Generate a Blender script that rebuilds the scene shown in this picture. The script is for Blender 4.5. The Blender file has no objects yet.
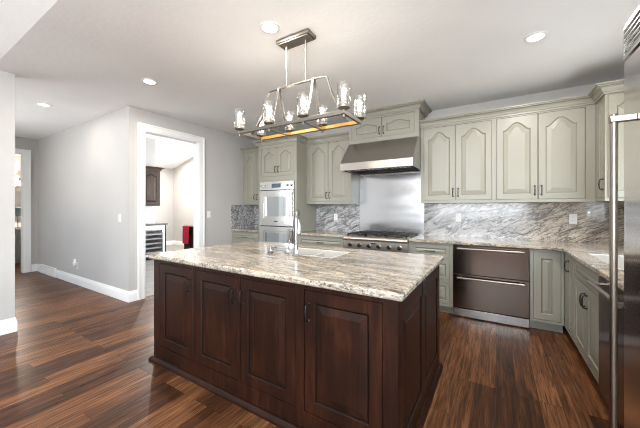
import bpy, bmesh, math, random
from mathutils import Vector, Matrix
random.seed(7)
SC = bpy.context.scene
COL = SC.collection
PI = math.pi

# ------------------------------------------------------------------ camera
cam = bpy.data.cameras.new('camera')
cam.sensor_width = 36.0
cam.lens = 36.0 * 286.0 / 640.0
cam.shift_y = -6.0 / 640.0
cam.clip_start = 0.02
camo = bpy.data.objects.new('camera', cam)
camo.location = (0, 0, 1.313)
camo.rotation_euler = (PI / 2, 0, math.atan2(176, 286))
COL.objects.link(camo)
SC.camera = camo

# ------------------------------------------------------------------ world, exposure
vs = SC.view_settings
vs.view_transform = 'Standard'
vs.look = 'None'
vs.gamma = 1.0
vs.use_curve_mapping = False
vs.exposure = 1.0
SKY = 6.0
W = bpy.data.worlds.new('sky')
SC.world = W
W.use_nodes = True
nt = W.node_tree
nt.nodes.clear()
wo = nt.nodes.new('ShaderNodeOutputWorld')
bg = nt.nodes.new('ShaderNodeBackground')
tc = nt.nodes.new('ShaderNodeTexCoord')
sx = nt.nodes.new('ShaderNodeSeparateXYZ')
cr = nt.nodes.new('ShaderNodeValToRGB')
nt.links.new(tc.outputs['Generated'], sx.inputs[0])
nt.links.new(sx.outputs['Z'], cr.inputs[0])
cr.color_ramp.elements[0].position = 0.0
cr.color_ramp.elements[0].color = (1.48, 1.52, 1.56, 1)
cr.color_ramp.elements[1].position = 0.05
cr.color_ramp.elements[1].color = (0.88, 0.96, 1.03, 1)
e = cr.color_ramp.elements.new(0.8)
e.color = (0.70, 0.86, 1.05, 1)
# ground invented for its light: bright to lift the ceilings, dimmer on the right
dim_ground = nt.nodes.new('ShaderNodeValToRGB')
dim_ground.color_ramp.elements[0].position = 0.55
dim_ground.color_ramp.elements[0].color = (0, 0, 0, 1)
dim_ground.color_ramp.elements[1].position = 0.70
dim_ground.color_ramp.elements[1].color = (1, 1, 1, 1)
hf = nt.nodes.new('ShaderNodeMath')
hf.operation = 'MULTIPLY_ADD'
hf.inputs[1].default_value = 0.5
hf.inputs[2].default_value = 0.5
nt.links.new(sx.outputs['X'], hf.inputs[0])
nt.links.new(hf.outputs[0], dim_ground.inputs[0])
below = nt.nodes.new('ShaderNodeMath')
below.operation = 'LESS_THAN'
below.inputs[1].default_value = 0.0
nt.links.new(sx.outputs['Z'], below.inputs[0])
both = nt.nodes.new('ShaderNodeMath')
both.operation = 'MULTIPLY'
nt.links.new(dim_ground.outputs[0], both.inputs[0])
nt.links.new(below.outputs[0], both.inputs[1])
gm = nt.nodes.new('ShaderNodeMix')
gm.data_type = 'RGBA'
nt.links.new(both.outputs[0], gm.inputs[0])
nt.links.new(cr.outputs[0], gm.inputs[6])
gm.inputs[7].default_value = (0.72, 0.74, 0.75, 1)
nt.links.new(gm.outputs[2], bg.inputs[0])
bg.inputs[1].default_value = SKY
nt.links.new(bg.outputs[0], wo.inputs[0])
try:
    SC.cycles.use_denoising = True
    SC.cycles.filter_width = 1.0
    SC.cycles.max_bounces = 10
    SC.cycles.diffuse_bounces = 6
    SC.cycles.sample_clamp_indirect = 6.0
    SC.cycles.caustics_reflective = False
    SC.cycles.caustics_refractive = False
except Exception:
    pass

# lamp powers
CAN_W = 14.0
BULB_W = 0.7
HOOD_W = 1.2
BATH_W = 30.0
CAN_COL = (1.0, 0.93, 0.86)
WARM = (1.0, 0.90, 0.78)


def portal(name, loc, rot, sx_, sy_):
    l = bpy.data.lights.new(name, 'AREA')
    l.shape = 'RECTANGLE'
    l.size = sx_
    l.size_y = sy_
    l.cycles.is_portal = True
    o = bpy.data.objects.new(name, l)
    o.location = loc
    o.rotation_euler = rot
    COL.objects.link(o)
    return o


FY = -4.6      # front wall, behind the camera
BY = 4.44      # back wall
LX = -4.36     # left wall
RX = 1.23      # right wall
CZ = 2.74
# area lights point along local -Z
portal('daylight_portal', (-0.70, FY - 0.1, 2.25), (PI / 2, 0, 0), 3.2, 2.7)
portal('daylight_portal', (-3.55, FY - 0.1, 1.5), (PI / 2, 0, 0), 0.3, 0.5)
portal('daylight_portal', (RX + 0.1, 3.0, 1.525), (0, PI / 2, 0), 0.85, 1.2)
portal('daylight_portal', (RX + 0.1, -2.0, 1.65), (0, PI / 2, 0), 2.3, 4.6)
portal('daylight_portal', (-6.4, -1.1, 1.5), (PI / 2, 0, 0), 1.6, 1.2)
portal('daylight_portal', (-6.4, 6.1, 1.7), (-PI / 2, 0, 0), 2.4, 2.0)
portal('daylight_portal', (LX + 0.1, 5.3, 1.8), (0, PI / 2, 0), 2.2, 1.1)


# ------------------------------------------------------------------ materials
def mat(name, col, rough=0.5, metal=0.0, coat=0.0, coat_rough=0.1, emit=None, emit_s=0.0, spec=None):
    m = bpy.data.materials.new(name)
    m.use_nodes = True
    b = m.node_tree.nodes['Principled BSDF']
    b.inputs['Base Color'].default_value = (*col, 1)
    b.inputs['Roughness'].default_value = rough
    b.inputs['Metallic'].default_value = metal
    b.inputs['Coat Weight'].default_value = coat
    b.inputs['Coat Roughness'].default_value = coat_rough
    if spec is not None:
        b.inputs['Specular IOR Level'].default_value = spec
    if emit:
        b.inputs['Emission Color'].default_value = (*emit, 1)
        b.inputs['Emission Strength'].default_value = emit_s
    return m


class N:
    """tiny node helper bound to a material"""
    def __init__(s, m):
        s.t = m.node_tree
        s.b = s.t.nodes['Principled BSDF']

    def new(s, k, **kw):
        n = s.t.nodes.new(k)
        for a, v in kw.items():
            setattr(n, a, v)
        return n

    def link(s, a, b):
        s.t.links.new(a, b)

    def pos(s):
        return s.new('ShaderNodeNewGeometry').outputs['Position']

    def mapping(s, vec, rot=(0, 0, 0), scale=(1, 1, 1)):
        # rotate first, then scale, so that stretching follows the rotated axes
        r = s.new('ShaderNodeVectorRotate', rotation_type='EULER_XYZ')
        r.inputs['Rotation'].default_value = rot
        s.link(vec, r.inputs['Vector'])
        v = s.new('ShaderNodeVectorMath', operation='MULTIPLY')
        s.link(r.outputs[0], v.inputs[0])
        v.inputs[1].default_value = scale
        return v.outputs[0]

    def noise(s, vec, scale, detail=4, rough=0.5, dist=0.0):
        n = s.new('ShaderNodeTexNoise')
        s.link(vec, n.inputs['Vector'])
        n.inputs['Scale'].default_value = scale
        n.inputs['Detail'].default_value = detail
        n.inputs['Roughness'].default_value = rough
        n.inputs['Distortion'].default_value = dist
        return n.outputs[0]

    def ramp(s, fac, stops, interp='LINEAR'):
        r = s.new('ShaderNodeValToRGB')
        r.color_ramp.interpolation = interp
        el = r.color_ramp.elements
        while len(el) > 1:
            el.remove(el[-1])
        for i, (p, c) in enumerate(stops):
            q = el[0] if i == 0 else el.new(p)
            q.position = p
            q.color = (c, c, c, 1) if isinstance(c, (int, float)) else (*c, 1)
        s.link(fac, r.inputs[0])
        return r.outputs[0]

    def mix(s, fac, a, b, mode='MIX'):
        n = s.new('ShaderNodeMix', data_type='RGBA', blend_type=mode)
        for sock, v in ((n.inputs[0], fac), (n.inputs[6], a), (n.inputs[7], b)):
            if isinstance(v, (int, float)):
                sock.default_value = v
            elif isinstance(v, tuple):
                sock.default_value = (*v, 1)
            else:
                s.link(v, sock)
        return n.outputs[2]

    def bump(s, h, strength, dist=0.01):
        b = s.new('ShaderNodeBump')
        b.inputs['Strength'].default_value = strength
        b.inputs['Distance'].default_value = dist
        s.link(h, b.inputs['Height'])
        s.link(b.outputs[0], s.b.inputs['Normal'])

    def color(s, c):
        s.link(c, s.b.inputs['Base Color'])


def m_paint(name, col, rough=0.55, tex=0.08, scale=120, dist=0.002):
    m = mat(name, col, rough)
    n = N(m)
    p = n.pos()
    k = n.noise(p, 1.3, 3)
    c = n.mix(n.ramp(k, [(0.35, 0.0), (0.65, 1.0)]), tuple(x * 0.97 for x in col), tuple(min(1, x * 1.02) for x in col))
    n.color(c)
    n.bump(n.noise(p, scale, 3, 0.6), tex, dist)
    return m


def m_wood(name, dark, mid, light, axis=2, rough=0.38, coat=0.0, sc=1.0):
    m = mat(name, mid, rough, coat=coat, coat_rough=0.18, spec=0.2)
    n = N(m)
    s = [11.0 * sc] * 3
    s[axis] = 0.9 * sc
    p = n.mapping(n.pos(), scale=tuple(s))
    a = n.noise(p, 2.2, 6, 0.62, 1.2)
    b = n.noise(p, 9.0, 4, 0.6, 0.3)
    cl = n.noise(n.pos(), 3.2, 3, 0.5)
    c = n.ramp(a, [(0.30, dark), (0.50, mid), (0.72, light)])
    c = n.mix(n.ramp(b, [(0.35, 0.55), (0.60, 0.0)]), c, dark)
    c = n.mix(n.ramp(cl, [(0.38, 0.65), (0.58, 0.0)]), c, dark)
    n.color(c)
    n.bump(b, 0.06, 0.002)
    return m


def m_granite(name, rot, scale, pale, cream, grey, dark, rough=0.12, spk=1.0, veins=1.0, tint=None, warm_end=False):
    m = mat(name, pale, rough, coat=0.3, coat_rough=0.05)
    n = N(m)
    p0 = n.pos()
    p = n.mapping(p0, rot, scale)
    base = n.ramp(n.noise(p, 2.2, 5, 0.6, 0.8), [(0.35, cream), (0.50, pale), (0.62, grey), (0.72, cream)])
    v1 = n.noise(p, 4.5, 9, 0.66, 1.6)
    c = n.mix(n.ramp(v1, [(0.33, 1.0 * veins), (0.44, 0.55 * veins), (0.52, 0.0)]), base, grey)
    c = n.mix(n.ramp(v1, [(0.30, 1.0 * veins), (0.37, 0.75 * veins), (0.42, 0.0)]), c, dark)
    # narrow dark threads where a smooth field crosses one level
    v2 = n.noise(p, 1.7, 6, 0.6, 1.0)
    c = n.mix(n.ramp(v2, [(0.47, 0.0), (0.495, 0.8 * veins), (0.51, 0.0)]), c, dark)
    v3 = n.noise(n.mapping(p0, rot, (scale[0] * 0.55, scale[1] * 0.6, scale[2] * 0.6)), 2.1, 7, 0.62, 1.5)
    c = n.mix(n.ramp(v3, [(0.455, 0.0), (0.485, 0.6 * veins), (0.50, 0.65 * veins), (0.53, 0.0)]), c, dark)
    sp = n.noise(p0, 48, 5, 0.7)
    c = n.mix(n.ramp(sp, [(0.36, 0.95 * spk), (0.43, 0.0)]), c, tuple(x * 0.8 for x in dark))
    sp2 = n.noise(n.mapping(p0, (0.4, 0.7, 0.2)), 85, 3, 0.6)
    c = n.mix(n.ramp(sp2, [(0.56, 0.0), (0.64, 0.7 * spk)]), c, (0.66, 0.65, 0.64))
    sp3 = n.noise(n.mapping(p0, (1.1, 0.2, 0.9)), 60, 4, 0.65)
    c = n.mix(n.ramp(sp3, [(0.38, 0.7 * spk), (0.45, 0.0)]), c, tuple(x * 0.6 for x in grey))
    if tint:
        # the slabs warm towards the window end of the kitchen
        sep = n.new('ShaderNodeSeparateXYZ')
        n.link(p0, sep.inputs[0])
        ma = n.new('ShaderNodeMath', operation='MULTIPLY_ADD')
        n.link(sep.outputs['X'], ma.inputs[0])
        ma.inputs[1].default_value = 0.5
        n.link(n.noise(p0, 1.4, 3, 0.5), ma.inputs[2])
        patch = n.ramp(ma.outputs[0], [(0.45, 0.0), (0.85, 1.0)]) if warm_end else 1.0
        c = n.mix(patch, c, n.mix(1.0, c, tint, 'MULTIPLY'))
    n.color(c)
    return m


def m_floor(name):
    m = mat(name, (0.12, 0.05, 0.025), 0.30, spec=0.15)
    n = N(m)
    p = n.pos()
    s = n.new('ShaderNodeSeparateXYZ')
    n.link(p, s.inputs[0])
    cmb = n.new('ShaderNodeCombineXYZ')
    n.link(s.outputs['Y'], cmb.inputs[0])
    n.link(s.outputs['X'], cmb.inputs[1])
    br = n.new('ShaderNodeTexBrick')
    br.offset = 0.37
    br.offset_frequency = 3
    br.inputs['Color1'].default_value = (0, 0, 0, 1)
    br.inputs['Color2'].default_value = (1, 1, 1, 1)
    br.inputs['Mortar'].default_value = (0.5, 0.5, 0.5, 1)
    br.inputs['Scale'].default_value = 1.0
    br.inputs['Mortar Size'].default_value = 0.0012
    br.inputs['Mortar Smooth'].default_value = 0.1
    br.inputs['Brick Width'].default_value = 1.22
    br.inputs['Row Height'].default_value = 0.125
    n.link(cmb.outputs[0], br.inputs['Vector'])
    rnd = n.new('ShaderNodeSeparateColor')
    n.link(br.outputs['Color'], rnd.inputs[0])
    # grain coordinates, shifted per plank
    sh = n.new('ShaderNodeMath', operation='MULTIPLY')
    n.link(rnd.outputs[0], sh.inputs[0])
    sh.inputs[1].default_value = 37.0
    g = n.new('ShaderNodeCombineXYZ')
    n.link(s.outputs['X'], g.inputs[0])
    n.link(s.outputs['Y'], g.inputs[1])
    n.link(sh.outputs[0], g.inputs[2])
    gp = n.mapping(g.outputs[0], scale=(14.0, 1.0, 1.0))
    a = n.noise(gp, 1.6, 6, 0.65, 1.4)
    b = n.noise(n.mapping(g.outputs[0], scale=(34.0, 1.6, 1.0)), 2.0, 3, 0.55, 0.6)
    f = n.new('ShaderNodeMath', operation='MULTIPLY_ADD')
    n.link(a, f.inputs[0])
    f.inputs[1].default_value = 1.50
    f.inputs[2].default_value = -0.50
    f2 = n.new('ShaderNodeMath', operation='MULTIPLY_ADD')
    n.link(rnd.outputs[0], f2.inputs[0])
    f2.inputs[1].default_value = 0.54
    n.link(f.outputs[0], f2.inputs[2])
    c = n.ramp(f2.outputs[0], [(0.12, (0.026, 0.010, 0.005)), (0.34, (0.070, 0.026, 0.0105)),
                               (0.58, (0.140, 0.054, 0.0215)), (0.92, (0.250, 0.110, 0.046))])
    c = n.mix(n.ramp(b, [(0.36, 0.75), (0.56, 0.0)]), c, (0.028, 0.011, 0.006))
    c = n.mix(br.outputs['Fac'], c, (0.02, 0.009, 0.005))
    n.color(c)
    n.link(n.ramp(b, [(0.3, 0.40), (0.7, 0.27)]), n.b.inputs['Roughness'])
    n.bump(n.mix(br.outputs['Fac'], b, (0, 0, 0)), 0.05, 0.001)
    return m


def m_steel(name, col=(0.62, 0.61, 0.59), rough=0.17, axis=0, wav=0.0):
    m = mat(name, col, rough, metal=1.0)
    n = N(m)
    s = [220.0] * 3
    s[axis] = 1.5
    p = n.mapping(n.pos(), scale=tuple(s))
    k = n.noise(p, 1.0, 3, 0.6)
    n.link(n.ramp(k, [(0.3, rough * 0.9), (0.7, rough * 1.12)]), n.b.inputs['Roughness'])
    if wav:
        n.bump(n.noise(n.mapping(n.pos(), scale=(0.7, 1, 2.6)), 1.6, 1, 0.4), 0.35, wav)
    return m


def m_glass(name, seeds=0.0, tint=(1, 1, 1), base=0.0):
    m = bpy.data.materials.new(name)
    m.use_nodes = True
    t = m.node_tree
    t.nodes.remove(t.nodes['Principled BSDF'])
    out = t.nodes['Material Output']
    tr = t.nodes.new('ShaderNodeBsdfTransparent')
    tr.inputs[0].default_value = (*tint, 1)
    gl = t.nodes.new('ShaderNodeBsdfGlossy')
    gl.inputs['Roughness'].default_value = 0.03
    fr = t.nodes.new('ShaderNodeLayerWeight')
    fr.inputs[0].default_value = 0.25
    mx = t.nodes.new('ShaderNodeMixShader')
    if seeds:
        g = t.nodes.new('ShaderNodeNewGeometry')
        no = t.nodes.new('ShaderNodeTexNoise')
        no.inputs['Scale'].default_value = seeds
        t.links.new(g.outputs['Position'], no.inputs['Vector'])
        bu = t.nodes.new('ShaderNodeBump')
        bu.inputs['Strength'].default_value = 0.5
        bu.inputs['Distance'].default_value = 0.004
        t.links.new(no.outputs[0], bu.inputs['Height'])
        t.links.new(bu.outputs[0], gl.inputs['Normal'])
        t.links.new(bu.outputs[0], fr.inputs['Normal'])
    ad = t.nodes.new('ShaderNodeMath')
    ad.operation = 'MULTIPLY_ADD'
    ad.use_clamp = True
    ad.inputs[1].default_value = 0.8
    ad.inputs[2].default_value = base
    t.links.new(fr.outputs['Facing'], ad.inputs[0])
    t.links.new(ad.outputs[0], mx.inputs[0])
    t.links.new(tr.outputs[0], mx.inputs[1])
    t.links.new(gl.outputs[0], mx.inputs[2])
    t.links.new(mx.outputs[0], out.inputs[0])
    return m


M = {}
M['wall'] = m_paint('wall_paint', (0.485, 0.47, 0.452), 0.6, 0.10, 90)
M['ceil'] = m_paint('ceiling_texture_paint', (0.88, 0.88, 0.875), 0.7, 0.35, 26, 0.006)
M['trim'] = m_paint('white_trim_paint', (0.82, 0.82, 0.81), 0.35, 0.02, 60)
M['sage'] = m_paint('sage_cabinet_paint', (0.298, 0.290, 0.240), 0.36, 0.02, 80)
M['glaze'] = mat('umber_glaze', (0.215, 0.200, 0.150), 0.45)
M['cherry'] = m_wood('dark_cherry', (0.010, 0.0040, 0.0026), (0.029, 0.0093, 0.0047), (0.055, 0.0180, 0.0082))
M['cherryglaze'] = mat('dark_cherry_glaze', (0.007, 0.0035, 0.0025), 0.5, spec=0.1)
M['cherry_h'] = m_wood('dark_cherry_rail', (0.010, 0.0040, 0.0026), (0.029, 0.0093, 0.0047), (0.055, 0.0180, 0.0082), axis=0)
M['oak'] = m_wood('bar_dark_wood', (0.035, 0.02, 0.014), (0.075, 0.045, 0.032), (0.11, 0.07, 0.05))
M['granite'] = m_granite('granite_cream', (0, 0, 0.10), (1.0, 4.2, 4.2), (0.54, 0.485, 0.405), (0.45, 0.365, 0.265),
                         (0.24, 0.21, 0.18), (0.055, 0.045, 0.04), 0.16, 1.0, 0.7, (1.02, 0.98, 0.92))
M['splash'] = m_granite('granite_grey', (0, 0.42, 0), (1.3, 4.0, 4.6), (0.58, 0.575, 0.575), (0.45, 0.425, 0.40),
                        (0.27, 0.268, 0.275), (0.022, 0.022, 0.024), 0.2, 0.55, 1.0, (1.05, 0.93, 0.78), True)
M['floor'] = m_floor('walnut_planks')
M['grey_floor'] = m_wood('grey_planks', (0.22, 0.20, 0.18), (0.33, 0.31, 0.285), (0.42, 0.40, 0.37), axis=1, rough=0.35, sc=0.8)
M['steel'] = m_steel('brushed_steel', axis=0)
M['steelv'] = m_steel('brushed_steel_upright', axis=2)
M['steely'] = m_steel('brushed_steel_along', axis=1)
M['steelw'] = m_steel('wavy_brushed_steel', (0.56, 0.565, 0.575), 0.2, 0, 0.03)
M['steelh'] = m_steel('hood_steel', (0.50, 0.475, 0.44), 0.24, axis=0)
M['steelf'] = m_steel('refrigerator_steel', (0.74, 0.715, 0.69), 0.15, axis=2)
M['steel_refl'] = m_steel('steel_dark_reflection', (0.16, 0.122, 0.10), 0.16, axis=0)  # plain stainless, with the dark floor and island reflection put into its colour
M['steelr'] = m_steel('satin_steel', (0.72, 0.66, 0.58), 0.42, axis=0)
M['handle'] = m_steel('handle_steel', (0.32, 0.285, 0.25), 0.32, axis=2)
M['chrome'] = mat('polished_chrome', (0.40, 0.40, 0.40), 0.16, 1.0)
M['pewter'] = mat('dark_pewter', (0.035, 0.033, 0.032), 0.36, 0.8)
M['iron'] = mat('cast_iron', (0.022, 0.021, 0.02), 0.55, 0.3)
M['black'] = mat('black_plastic', (0.012, 0.012, 0.013), 0.35)
M['rubber'] = mat('toe_kick_shadow_board', (0.10, 0.10, 0.085), 0.6)
M['white'] = mat('white_plastic', (0.78, 0.77, 0.74), 0.3)
M['ceramic'] = mat('white_enamel', (0.86, 0.85, 0.82), 0.12, coat=0.3)
M['sinkcream'] = mat('cream_composite', (0.50, 0.475, 0.43), 0.3)
M['ovenglass'] = mat('oven_glass', (0.52, 0.55, 0.57), 0.05, 1.0)
M['lcd'] = mat('blue_display', (0.06, 0.075, 0.09), 0.2, emit=(0.25, 0.5, 0.75), emit_s=0.04)
M['lamp'] = mat('lamp_lens', (0.9, 0.9, 0.9), 0.4, emit=(1.0, 0.95, 0.88), emit_s=12.0)
M['bulb'] = mat('glowing_bulb', (0.9, 0.85, 0.8), 0.3, emit=(1.0, 0.86, 0.66), emit_s=4.5)
M['fixture'] = m_steel('weathered_nickel', (0.25, 0.228, 0.20), 0.45, 0)
M['giltwood'] = m_wood('honey_oak_rail', (0.36, 0.19, 0.05), (0.60, 0.34, 0.10), (0.72, 0.45, 0.17), axis=0, rough=0.45, coat=0.0)
M['paneglass'] = m_glass('pane_glass', base=0.06)
M['glass'] = m_glass('reflective_glass', base=0.42)
M['seedglass'] = m_glass('seeded_glass', 70.0, base=0.11)
M['red'] = m_paint('red_terry', (0.50, 0.012, 0.035), 0.9, 0.5, 500, 0.003)
M['blue'] = m_paint('blue_terry', (0.22, 0.30, 0.38), 0.9, 0.5, 500, 0.003)
M['mirror'] = mat('mirror_silver', (0.85, 0.86, 0.86), 0.02, 1.0)
M['vanity'] = m_paint('grey_vanity_paint', (0.34, 0.36, 0.37), 0.4, 0.02, 80)


# ------------------------------------------------------------------ mesh builder
class MB:
    def __init__(s):
        s.v, s.f, s.m = [], [], []

    def add(s, vs_, fs, mi=0):
        o = len(s.v)
        s.v += [tuple(p) for p in vs_]
        for f in fs:
            s.f.append(tuple(i + o for i in f))
            s.m.append(mi)

    def box(s, x0, x1, y0, y1, z0, z1, mi=0):
        s.add([(x0, y0, z0), (x1, y0, z0), (x1, y1, z0), (x0, y1, z0), (x0, y0, z1), (x1, y0, z1), (x1, y1, z1), (x0, y1, z1)],
              [(0, 3, 2, 1), (4, 5, 6, 7), (0, 1, 5, 4), (1, 2, 6, 5), (2, 3, 7, 6), (3, 0, 4, 7)], mi)
        return s

    def grid(s, plane, as_, bs, filled, d0, d1, mi=0):
        """solid of rectangular cells; plane 'xz' / 'yz' / 'xy', depth d0..d1 on the third axis"""
        mp = {'xz': lambda a, b, d: (a, d, b), 'yz': lambda a, b, d: (d, a, b), 'xy': lambda a, b, d: (a, b, d)}[plane]
        na, nb = len(as_) - 1, len(bs) - 1
        F = [[filled((as_[i] + as_[i + 1]) / 2, (bs[j] + bs[j + 1]) / 2) for j in range(nb)] for i in range(na)]
        idx = {}

        def vi(i, j, d):
            k = (i, j, d)
            if k not in idx:
                idx[k] = len(s.v)
                s.v.append(mp(as_[i], bs[j], d0 if d == 0 else d1))
            return idx[k]
        for i in range(na):
            for j in range(nb):
                if not F[i][j]:
                    continue
                q = [(i, j), (i + 1, j), (i + 1, j + 1), (i, j + 1)]
                for d in (0, 1):
                    s.f.append(tuple(vi(a, b, d) for a, b in q))
                    s.m.append(mi)
                for k, (di, dj) in enumerate(((0, -1), (1, 0), (0, 1), (-1, 0))):
                    ii, jj = i + di, j + dj
                    if 0 <= ii < na and 0 <= jj < nb and F[ii][jj]:
                        continue
                    a, b = q[k], q[(k + 1) % 4]
                    s.f.append((vi(*a, 0), vi(*b, 0), vi(*b, 1), vi(*a, 1)))
                    s.m.append(mi)
        return s

    def loops(s, L, c0=True, c1=True, mis=None, closed=True):
        o = len(s.v)
        n = len(L[0])
        for l in L:
            s.v += [tuple(p) for p in l]
        for k in range(len(L) - 1):
            for i in range(n if closed else n - 1):
                j = (i + 1) % n
                s.f.append((o + k * n + i, o + k * n + j, o + (k + 1) * n + j, o + (k + 1) * n + i))
                s.m.append(mis[k] if mis else 0)
        if c0:
            s.f.append(tuple(o + i for i in range(n)))
            s.m.append(0)
        if c1:
            s.f.append(tuple(o + (len(L) - 1) * n + i for i in range(n)))
            s.m.append(mis[-1] if mis else 0)
        return s

    def tube(s, pts, r, n=10, flat=None):
        P = [Vector(p) for p in pts]
        rs = r if isinstance(r, (list, tuple)) else [r] * len(P)
        L = []
        up = None
        for i, p in enumerate(P):
            t = (P[min(i + 1, len(P) - 1)] - P[max(i - 1, 0)]).normalized()
            if up is None:
                up = Vector((0, 0, 1)) if abs(t.z) < 0.9 else Vector((1, 0, 0))
            a = t.cross(up)
            if a.length < 1e-4:
                a = t.cross(Vector((0, 1, 0)))
            a.normalize()
            b = a.cross(t).normalized()
            up = b
            fa, fb = flat if flat else (1, 1)
            L.append([p + a * math.cos(2 * PI * k / n) * rs[i] * fa + b * math.sin(2 * PI * k / n) * rs[i] * fb for k in range(n)])
        return s.loops(L)

    def bar(s, pts, w, h, side):
        """rectangular strip: w along 'side', h across it, along a path"""
        P = [Vector(p) for p in pts]
        sd = Vector(side).normalized()
        L = []
        for i, p in enumerate(P):
            t = (P[min(i + 1, len(P) - 1)] - P[max(i - 1, 0)]).normalized()
            u = t.cross(sd).normalized()
            L.append([p + sd * w / 2 + u * h / 2, p - sd * w / 2 + u * h / 2, p - sd * w / 2 - u * h / 2, p + sd * w / 2 - u * h / 2])
        return s.loops(L)

    def lathe(s, prof, c=(0, 0, 0), n=24, axis='z', caps=True, mi=0):
        c = Vector(c)
        L = []
        for r, h in prof:
            ring = []
            for k in range(n):
                a = 2 * PI * k / n
                x, y = r * math.cos(a), r * math.sin(a)
                ring.append(c + (Vector((x, y, h)) if axis == 'z' else Vector((x, h, y)) if axis == 'y' else Vector((h, x, y))))
            L.append(ring)
        return s.loops(L, caps, caps, [mi] * max(1, len(L) - 1))

    def sweep(s, path, prof, closed=False):
        """profile of (out, z) swept along an xy path; out is to the right of travel; corners mitred"""
        P = [Vector((p[0], p[1])) for p in path]
        n = len(P)
        L = []
        for i, p in enumerate(P):
            d1 = (P[i] - P[i - 1]).normalized() if (i > 0 or closed) else None
            d2 = (P[(i + 1) % n] - P[i]).normalized() if (i < n - 1 or closed) else None
            n1 = Vector((d1.y, -d1.x)) if d1 else None
            n2 = Vector((d2.y, -d2.x)) if d2 else None
            if n1 is None:
                mv = n2
            elif n2 is None:
                mv = n1
            else:
                mv = n1 + n2
                mv = mv / max(1e-6, mv.dot(n1))
            L.append([(p.x + mv.x * o, p.y + mv.y * o, z) for o, z in prof])
        if closed:
            L.append(L[0])
        return s.loops(L, not closed, not closed)

    def build(s, name, mats, parent=None, loc=(0, 0, 0), bevel=0.0, seg=2, sub=0, ang=35):
        me = bpy.data.meshes.new(name)
        me.from_pydata(s.v, [], s.f)
        for q in (mats if isinstance(mats, (list, tuple)) else [mats]):
            me.materials.append(M[q] if isinstance(q, str) else q)
        for p, mi in zip(me.polygons, s.m):
            p.material_index = mi
        bm = bmesh.new()
        bm.from_mesh(me)
        bmesh.ops.recalc_face_normals(bm, faces=bm.faces)
        bm.to_mesh(me)
        bm.free()
        me.polygons.foreach_set('use_smooth', [True] * len(me.polygons))
        me.set_sharp_from_angle(angle=math.radians(ang))
        o = bpy.data.objects.new(name, me)
        o.location = loc
        COL.objects.link(o)
        if parent:
            o.parent = parent
        if bevel:
            b = o.modifiers.new('bevel', 'BEVEL')
            b.width = bevel
            b.segments = seg
            b.limit_method = 'ANGLE'
            b.angle_limit = math.radians(40)
        if sub:
            u = o.modifiers.new('sub', 'SUBSURF')
            u.levels = u.render_levels = sub
        return o


def tag(o, label, cat, group=None):
    o['label'] = label
    o['category'] = cat
    if group:
        o['group'] = group
    return o


def thing(name, label, cat, loc=(0, 0, 0), rz=0.0, group=None):
    o = bpy.data.objects.new(name, None)
    o.empty_display_size = 0.1
    o.location = loc
    o.rotation_euler = (0, 0, rz)
    COL.objects.link(o)
    return tag(o, label, cat, group)


def struct(name, mb, m, **k):
    o = mb.build(name, m, **k)
    o['kind'] = 'structure'
    return o


def copy_tree(o, parent=None):
    c = o.copy()
    COL.objects.link(c)
    if parent:
        c.parent = parent
    for ch in list(o.children):
        copy_tree(ch, c)
    return c


# ------------------------------------------------------------------ structure
def hole(rects):
    return lambda a, b: not any(x0 < a < x1 and z0 < b < z1 for x0, x1, z0, z1 in rects)


# floors
struct('floor', MB().box(LX - 0.06, 1.45, FY - 0.2, 4.6, -0.1, 0).box(-8.2, LX - 0.06, -1.1, 2.06, -0.1, 0), 'floor')
struct('floor_bath', MB().box(-10.4, -8.2, 0.2, 2.9, -0.1, 0), 'floor')
struct('floor_bar', MB().box(-10.2, LX - 0.06, 2.06, 6.3, -0.1, 0), 'grey_floor')

# kitchen shell
struct('wall_back', MB().box(LX - 0.14, 1.45, BY, BY + 0.15, 0, CZ), 'wall')
DO = (2.20, 3.11, 0.0, 2.45)      # doorway in the left wall
struct('wall_left', MB().grid('yz', [2.0, DO[0], DO[1], BY + 0.1], [0, DO[3], CZ + 0.0], hole([DO]), LX - 0.13, LX), 'wall')
struct('wall_left_front', MB().grid('yz', [FY - 0.15, 0.72, 0.89], [0, CZ, 4.8],
       lambda a, b: not (a > 0.72 and b > CZ), LX - 0.13, LX), 'wall')
RW = (2.40, 3.60, 1.10, 1.95)
RW2 = (-4.3, 0.3, 0.5, 2.8)  # unseen window, added to brighten the left walls and ceiling
FO = (-7.2, -5.6, 0.9, 2.1)  # unseen foyer window, added to light the hall wall
struct('wall_right', MB().grid('yz', [FY - 0.15, RW2[0], RW2[1], RW[0], RW[1], BY + 0.1], [0, RW2[2], RW[2], RW[3], RW2[3], 4.8], hole([RW, RW2]), RX, RX + 0.15), 'wall')
FW = (-2.3, 0.9, 0.9, 3.6)
FW2 = (-3.70, -3.40, 1.25, 1.75)  # small unseen opening, shaped to put a bright reflection in the steel panel
struct('wall_front', MB().grid('xz', [LX - 0.13, FW2[0], FW2[1], FW[0], FW[1], RX + 0.15], [0, FW[2], FW2[2], FW2[3], FW[3], 5.0], hole([FW, FW2]), FY - 0.15, FY), 'wall')


def window_frame(n, plane, a0, a1, b0, b1, d, cols):
    m = MB()
    w = 0.05
    xs = [a0]
    cells = []
    step = (a1 - a0) / cols
    for i in range(cols):
        cells.append((a0 + i * step + w / 2 + (w / 2 if i == 0 else 0), a0 + (i + 1) * step - w / 2 - (w / 2 if i == cols - 1 else 0), b0 + w, b1 - w))
    xs = sorted({a0, a1, *[c[0] for c in cells], *[c[1] for c in cells]})
    m.grid(plane, xs, [b0, b0 + w, b1 - w, b1], hole(cells), d, d + 0.06)
    return struct('window_%d' % n, m, 'trim')


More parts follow.
